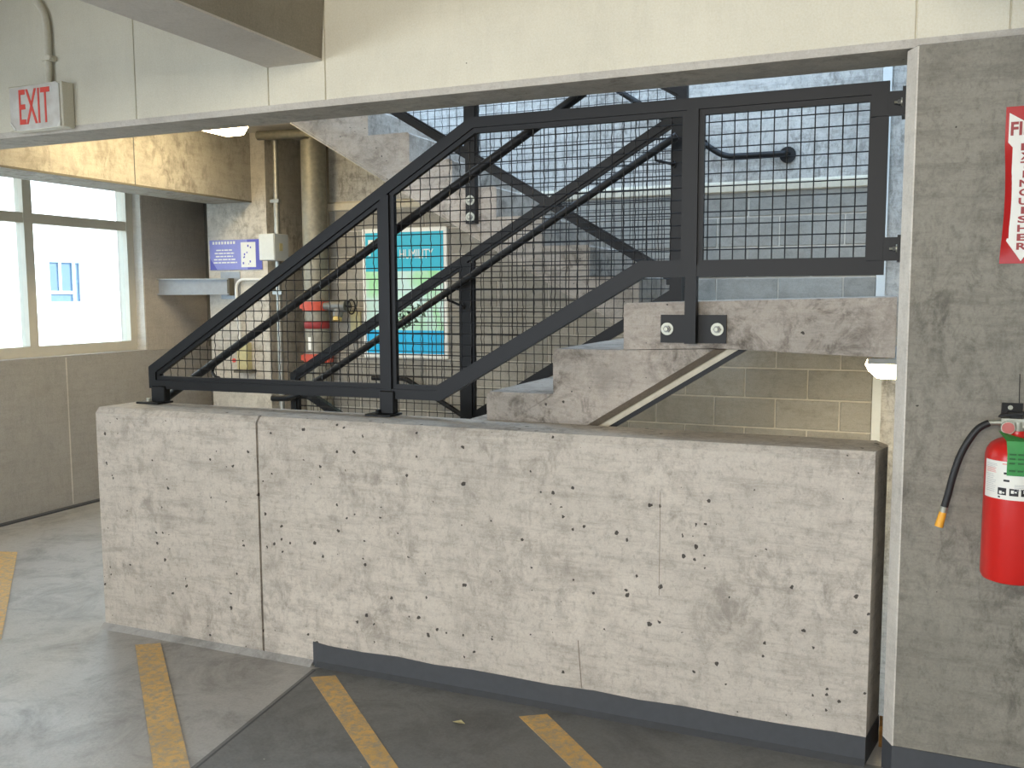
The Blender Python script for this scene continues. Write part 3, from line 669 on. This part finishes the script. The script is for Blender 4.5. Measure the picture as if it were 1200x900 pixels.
MB().box(3.46, 3.50, 1.7, 1.9, 1.3, 1.366).build('stem', 'boxgrey', bpy.data.objects['ceiling_lamp.001'])

# ------------------------------------------------------------------ exit sign
ex = thing('exit_sign', (-.13, -.06, 2.36), 'white EXIT sign box with faded red letters on the cream beam', 'sign')
MB().box(-.335, .006, -.088, -.0215, 2.357, 2.558).build('housing', 'beam', ex, bevel=.004)
MB().extr([(-.318, 2.377), (-.295, 2.357), (-.018, 2.359), (-.006, 2.372), (-.006, 2.545), (-.025, 2.556), (-.318, 2.548)], -.094, -.0885, 'y').build('face', 'exitface', ex)
text('lettering', 'EXIT', -.258, -.063, 2.381, 2.537, -.0945, 'exitred', ex, .0012, .006)
MB().extr([(-.322, 2.395), (-.314, 2.395), (-.285, 2.363), (-.292, 2.356)], -.0975, -.0945, 'y').build('corner_clip', 'signwhite', ex)
MB().extr([(-.025, 2.358), (-.004, 2.358), (-.004, 2.388), (-.012, 2.375)], -.0975, -.0945, 'y').build('corner_clip', 'signwhite', ex)
ec = thing('sign_conduit', (-.12, -.04, 2.56), 'cream painted conduit curving down the beam into the exit sign', 'pipe')
MB().tube([(-.125, -.042, 2.559), (-.121, -.042, 2.75)] + bend((-.121, -.042, 2.75), (-.121, -.042, 2.93), (-.5, -.042, 3.06), .13, 8) + [(-.5, -.042, 3.06)], .0165, 12).build('tube', 'beam', ec)
MB().box(-.142, -.09, -.062, -.0215, 2.665, 2.685).cyl((-.095, -.045, 2.675), (0, -1, 0), .011, .014, 8).build('clamp', 'beam', ec)

# ------------------------------------------------------------------ fire extinguisher sign
fs = thing('fire_extinguisher_sign', (3.836, -.055, 1.677), 'tall red and white FIRE EXTINGUISHER arrow sign with a curled left edge', 'sign')
def curl(x, z):
    t = max(0, 1 - (x - 3.7785) / .03); return -.0535 - .010 * t * max(0, math.sin((z - 1.70) / .33 * math.pi)) if 1.70 < z < 2.03 else -.0535
vs = []; fsx = []; nx, nz = 8, 24
for j in range(nz + 1):
    for i in range(nx + 1):
        z = 1.677 + .462 * j / nz; t = i / nx; xl = 3.7785 + (.006 * math.sin((z - 1.70) / .33 * math.pi) if 1.70 < z < 2.03 else 0)
        x = xl + (3.885 - xl) * t; vs.append((x, curl(x, z), z))
for j in range(nz):
    for i in range(nx): a = j * (nx + 1) + i; fsx.append((a, a + 1, a + nx + 2, a + nx + 1))
MB().add(vs, fsx, True).build('plate', 'signred', fs)
cxs = 3.835
MB().extr([(3.7875, 2.121), (3.7875, 2.035), (3.800, 2.02), (3.800, 1.752), (3.789, 1.752), (cxs, 1.684), (3.881, 1.752), (3.870, 1.752), (3.870, 2.02), (3.8825, 2.035), (3.8825, 2.121), (cxs, 2.09)], -.0555, -.0542, 'y').build('white_arrow', 'signwhite', fs)
text('lettering', 'FIRE', 3.7925, 3.8775, 2.054, 2.094, -.0565, 'textred', fs, .0006, .03)
for i, c in enumerate('EXTINGUISHER'):
    zt = 2.030 - i * .0265; w = .006 if c == 'I' else .0135
    text('lettering', c, cxs - w, cxs + w, zt - .021, zt, -.0565, 'textred', fs, .0006, .035)

# ------------------------------------------------------------------ fire extinguisher
fx, fy, fr_ = 3.838, -.155, .083
fe = thing('fire_extinguisher', (fx, fy, .735), 'red fire extinguisher with black hose and green tag hung on the column', 'extinguisher')
MB().lathe([(0, .736), (.06, .735), (.078, .742), (fr_, .756), (fr_, 1.11), (.080, 1.128), (.070, 1.146), (.052, 1.158), (.03, 1.166), (.024, 1.172), (.024, 1.186), (0, 1.186)], fx, fy, 40).build('cylinder', 'red', fe)
MB().patch(fx, fy, fr_ + .0006, -72, 62, .992, 1.103, 24).build('label_sheet', 'signwhite', fe)
ink = MB()
for z in [1.094 - .004 * i for i in range(4)] + [1.062 - .0055 * i for i in range(10)]: ink.patch(fx, fy, fr_ + .0014, -68 + random.uniform(0, 2), -42 + random.uniform(-6, 2), z - .0012, z, 4, .0003)
for z in (1.03, 1.034, 1.026, 1.0225, 1.038): ink.patch(fx, fy, fr_ + .0014, -7, 14 + random.uniform(-3, 1), z - .0014, z, 4, .0003)
prop(ink.build('small_print', 'greyink', fe), kind='stuff')
ink = MB()
for z in (1.074, 1.078, 1.082, 1.070): ink.patch(fx, fy, fr_ + .0014, -66, -42 + random.uniform(-4, 0), z - .002, z, 4, .0003)
ink.patch(fx, fy, fr_ + .0014, -30, -14, 1.094, 1.098, 4, .0003); prop(ink.build('pink_print', 'pinkink', fe), kind='stuff')
ink = MB()
for a in (-37, -15.5, 5): ink.patch(fx, fy, fr_ + .0014, a, a + 16, 1.005, 1.026, 4, .0003)
for z in (1.066, 1.045): ink.patch(fx, fy, fr_ + .0014, -27, -16, z, z + .006, 4, .0003)
ink.patch(fx, fy, fr_ + .0014, -36, -32, .9965, 1.001, 3, .0003); prop(ink.build('pictogram', 'blackink', fe), kind='stuff')
ink = MB()
for a, zz in ((-34, 1.008), (-12.5, 1.0125), (9, 1.014)):
    ink.patch(fx, fy, fr_ + .002, a, a + 5, zz, zz + .009, 3, .0003); ink.patch(fx, fy, fr_ + .002, a + 6, a + 10, zz + .002, zz + .006, 3, .0003)
ink.patch(fx, fy, fr_ + .002, -29, -12, .998, .9992, 3, .0003); prop(ink.build('pictogram_detail', 'signwhite', fe), kind='stuff')
# green inspection tag hanging from the neck over the shoulder
tg = MB(); tv = []; rows = [(-.052, .03, 1.186, -.030), (-.036, .07, 1.165, -.085), (-.033, .07, 1.13, -.092), (-.033, .07, 1.066, -.095)]
for xa, xb, z, yy in rows:
    for i in range(5):
        x = xa + (xb - xa) * i / 4; tv.append((fx + x, fy + yy + .22 * max(0, abs(x) - .03), z + (-.006 * i if z > 1.18 else 0)))
tg.add(tv, [(5 * j + i, 5 * j + i + 1, 5 * j + i + 6, 5 * j + i + 5) for j in range(3) for i in range(4)]).build('inspection_tag', 'green', fe)
ti = MB()
for z in (1.078, 1.10, 1.113, 1.126):
    for xa in (-.028, -.006, .015): ti.box(fx + xa, fx + xa + random.uniform(.012, .018), fy - .0975, fy - .0965, z, z + .005)
prop(ti.build('tag_print', 'greenink', fe), kind='stuff')
MB().cyl((fx, fy, 1.186), (0, 0, 1), .019, .026, 16).box(fx - .045, fx + .05, fy - .016, fy + .016, 1.196, 1.222).build('valve_body', 'zinc', fe, bevel=.0)
MB().add([(fx - .052, fy - .012, 1.224), (fx - .052, fy + .012, 1.224), (fx + .10, fy + .012, 1.245), (fx + .10, fy - .012, 1.245), (fx - .045, fy - .012, 1.232), (fx - .045, fy + .012, 1.232), (fx + .10, fy + .012, 1.256), (fx + .10, fy - .012, 1.256)],
         [(0, 1, 2, 3), (4, 7, 6, 5), (0, 3, 7, 4), (1, 5, 6, 2), (0, 4, 5, 1), (2, 6, 7, 3)]).build('top_lever', 'black', fe)
MB().tube([(fx - .02, fy, 1.21), (fx + .03, fy, 1.205), (fx + .10, fy, 1.175)], .009, 8).build('carry_handle', 'black', fe)
MB().cyl((fx - .028, fy - .017, 1.196), (0, -1, 0), .019, .014, 20).build('gauge', 'zinc', fe)
MB().cyl((fx - .028, fy - .0312, 1.196), (0, -1, 0), .0165, .002, 20).build('gauge_face', 'gauge', fe)
hp = [(fx - .075, -.155, 1.205), (3.735, -.157, 1.187), (3.71, -.16, 1.15), (3.688, -.16, 1.10), (3.672, -.16, 1.04), (3.660, -.16, .98), (3.650, -.16, .935)]
# smooth the hose
sm = [Vector(hp[0])]
for i in range(len(hp) - 1):
    p0, p1, p2, p3 = (Vector(hp[max(0, i - 1)]), Vector(hp[i]), Vector(hp[i + 1]), Vector(hp[min(len(hp) - 1, i + 2)]))
    for q in range(1, 6):
        t = q / 5; sm.append(.5 * ((2 * p1) + (p2 - p0) * t + (2 * p0 - 5 * p1 + 4 * p2 - p3) * t * t + (3 * p1 - p0 - 3 * p2 + p3) * t ** 3))
ho = MB().tube(sm, .0105, 12).build('hose', 'rubber', fe)
MB().tube([(fx - .042, fy, 1.208), (fx - .08, fy, 1.2055)], .008, 12).build('coupling', 'zinc', fe)
MB().tube([(3.6515, -.16, .943), (3.6485, -.16, .926)], .0112, 12).build('ferrule', 'zinc', fe)
MB().tube([(3.6490, -.16, .928), (3.6385, -.16, .880)], [.0105, .0125], 12).build('nozzle', 'yellowtip', fe)
MB().box(fx - .035, fx + .022, -.062, -.0505, 1.19, 1.256).box(fx - .02, fx + .01, -.17, -.06, 1.224, 1.231).build('hanger', 'black', fe)
MB().cyl((fx - .012, -.062, 1.243), (0, -1, 0), .007, .004, 10).build('screw', 'zinc', fe)
MB().tube([(fx + .012, -.056, 1.25), (fx + .010, -.054, 1.345)], .0012, 5).build('wire_tie', 'wire', fe)

# ------------------------------------------------------------------ poster and blue sign
po = thing('poster', (0, 3.04, 1.11), 'white framed teal and green HUMILITY poster on the block wall', 'poster')
MB().box(-.385, .360, 3.020, 3.043, 1.108, 2.112).build('frame', 'white', po, bevel=.006)
MB().box(-.352, .330, 3.0165, 3.0195, 1.78, 2.078).build('title_band', 'teal', po)
MB().box(-.352, .330, 3.0165, 3.0195, 1.325, 1.78).build('picture', 'picture', po)
MB().box(-.352, .330, 3.0165, 3.0195, 1.145, 1.325).build('caption_band', 'sea', po)
text('lettering', 'HUMILITY', -.045, .245, 1.875, 1.945, 3.0155, 'signwhite', po, .0005)
text('lettering', 'P', -.325, -.235, 1.90, 2.025, 3.0155, 'signwhite', po, .0005)
pb = MB()
for i in range(70):
    a = random.random(); x = -.16 + .26 * a + random.gauss(0, .03); z = 1.335 + random.random() * .06 + .20 * a * random.random()
    s_ = random.uniform(.012, .03); an = random.random() * 6.28
    pb.extr([(x + s_ * math.cos(an), z + s_ * math.sin(an)), (x + s_ * math.cos(an + 2), z + s_ * math.sin(an + 2)), (x + s_ * .5 * math.cos(an + 4), z + s_ * .5 * math.sin(an + 4))], 3.0155, 3.0163, 'y')
o = pb.build('plant_print', 'bush', po); o['kind'] = 'stuff'
bs = thing('notice_sign', (-1.63, 3.045, 1.81), 'blue notice sign with white map on the pale pier', 'sign')
MB().box(-1.905, -1.365, 3.040, 3.0495, 1.815, 2.065).build('plate', 'periwinkle', bs)
MB().box(-1.51, -1.367, 3.0385, 3.0398, 1.817, 2.063).build('indigo_band', 'indigo', bs)
MB().extr([(-1.904, 1.817), (-1.904, 1.915), (-1.83, 1.817)], 3.0385, 3.0398, 'y').build('indigo_corner', 'indigo', bs)
MB().box(-1.575, -1.425, 3.0365, 3.0383, 1.835, 2.042).build('map_panel', 'white', bs)
m = MB()
for i in range(9): xx, zz = random.uniform(-1.565, -1.45), random.uniform(1.85, 2.03); w = random.uniform(.005, .014); m.box(xx, xx + w, 3.0355, 3.0363, zz, zz + w * 1.3)
prop(m.build('map_marks', 'indigo', bs), kind='stuff')
m = MB()
for i in range(8): m.box(-1.872 + i * .031, -1.872 + i * .031 + .019, 3.0385, 3.0398, 2.030, 2.053)
for i, (a, b) in enumerate([(-1.835, -1.665), (-1.852, -1.645), (-1.842, -1.66), (-1.862, -1.635), (-1.866, -1.62)]):
    x = a; z = 1.975 - .026 * i
    while x < b: w = random.uniform(.018, .05); m.box(x, min(x + w, b), 3.0385, 3.0398, z, z + .011); x += w + .008
prop(m.build('lettering', 'signwhite', bs), kind='stuff')

# ------------------------------------------------------------------ building across the way
fb = thing('far_building', (-14, 11, -6), 'white rendered building with one small window outside', 'building')
wy0, wy1, wz0, wz1 = 11.74, 12.70, 1.44, 2.45
MB().box(-16, -14, -8, wy0, -6, 14).box(-16, -14, wy1, 30, -6, 14).box(-16, -14, wy0, wy1, -6, wz0).box(-16, -14, wy0, wy1, wz1, 14).build('wall', 'facade', fb)
fwn = MB().box(-14.12, -14.06, wy0, wy1, wz0, wz0 + .06).box(-14.12, -14.06, wy0, wy1, wz1 - .06, wz1).box(-14.12, -14.055, wy0, wy0 + .06, wz0 + .001, wz1 - .001).box(-14.12, -14.055, wy1 - .06, wy1, wz0 + .001, wz1 - .001) \
    .box(-14.118, -14.062, wy0 + .01, wy1 - .21, wz0 + .24, wz0 + .30).box(-14.117, -14.064, wy0 + .33, wy0 + .38, wz0 + .29, wz1 - .01).box(-14.117, -14.057, wy1 - .26, wy1 - .2, wz0 + .01, wz1 - .01).build('window', 'farframe', fb)
MB().box(-14.105, -14.10, wy0 + .06, wy1 - .06, wz0 + .06, wz1 - .06).build('pane', 'farglass', fwn)
MB().box(-14.02, -13.90, wy0 - .05, wy1 + .05, wz0 - .12, wz0 - .05).build('sill', 'farframe', fb)

# ------------------------------------------------------------------ litter on the coated floor
lf = MB().add([(2.02, -.26, .006), (2.05, -.275, .014), (2.075, -.262, .008), (2.05, -.245, .012), (2.05, -.26, .004)], [(0, 1, 4), (1, 2, 4), (2, 3, 4), (3, 0, 4)]).build('dry_leaf', 'tan')
prop(lf, 'small curled tan dry leaf on the dark coated floor', 'leaf')
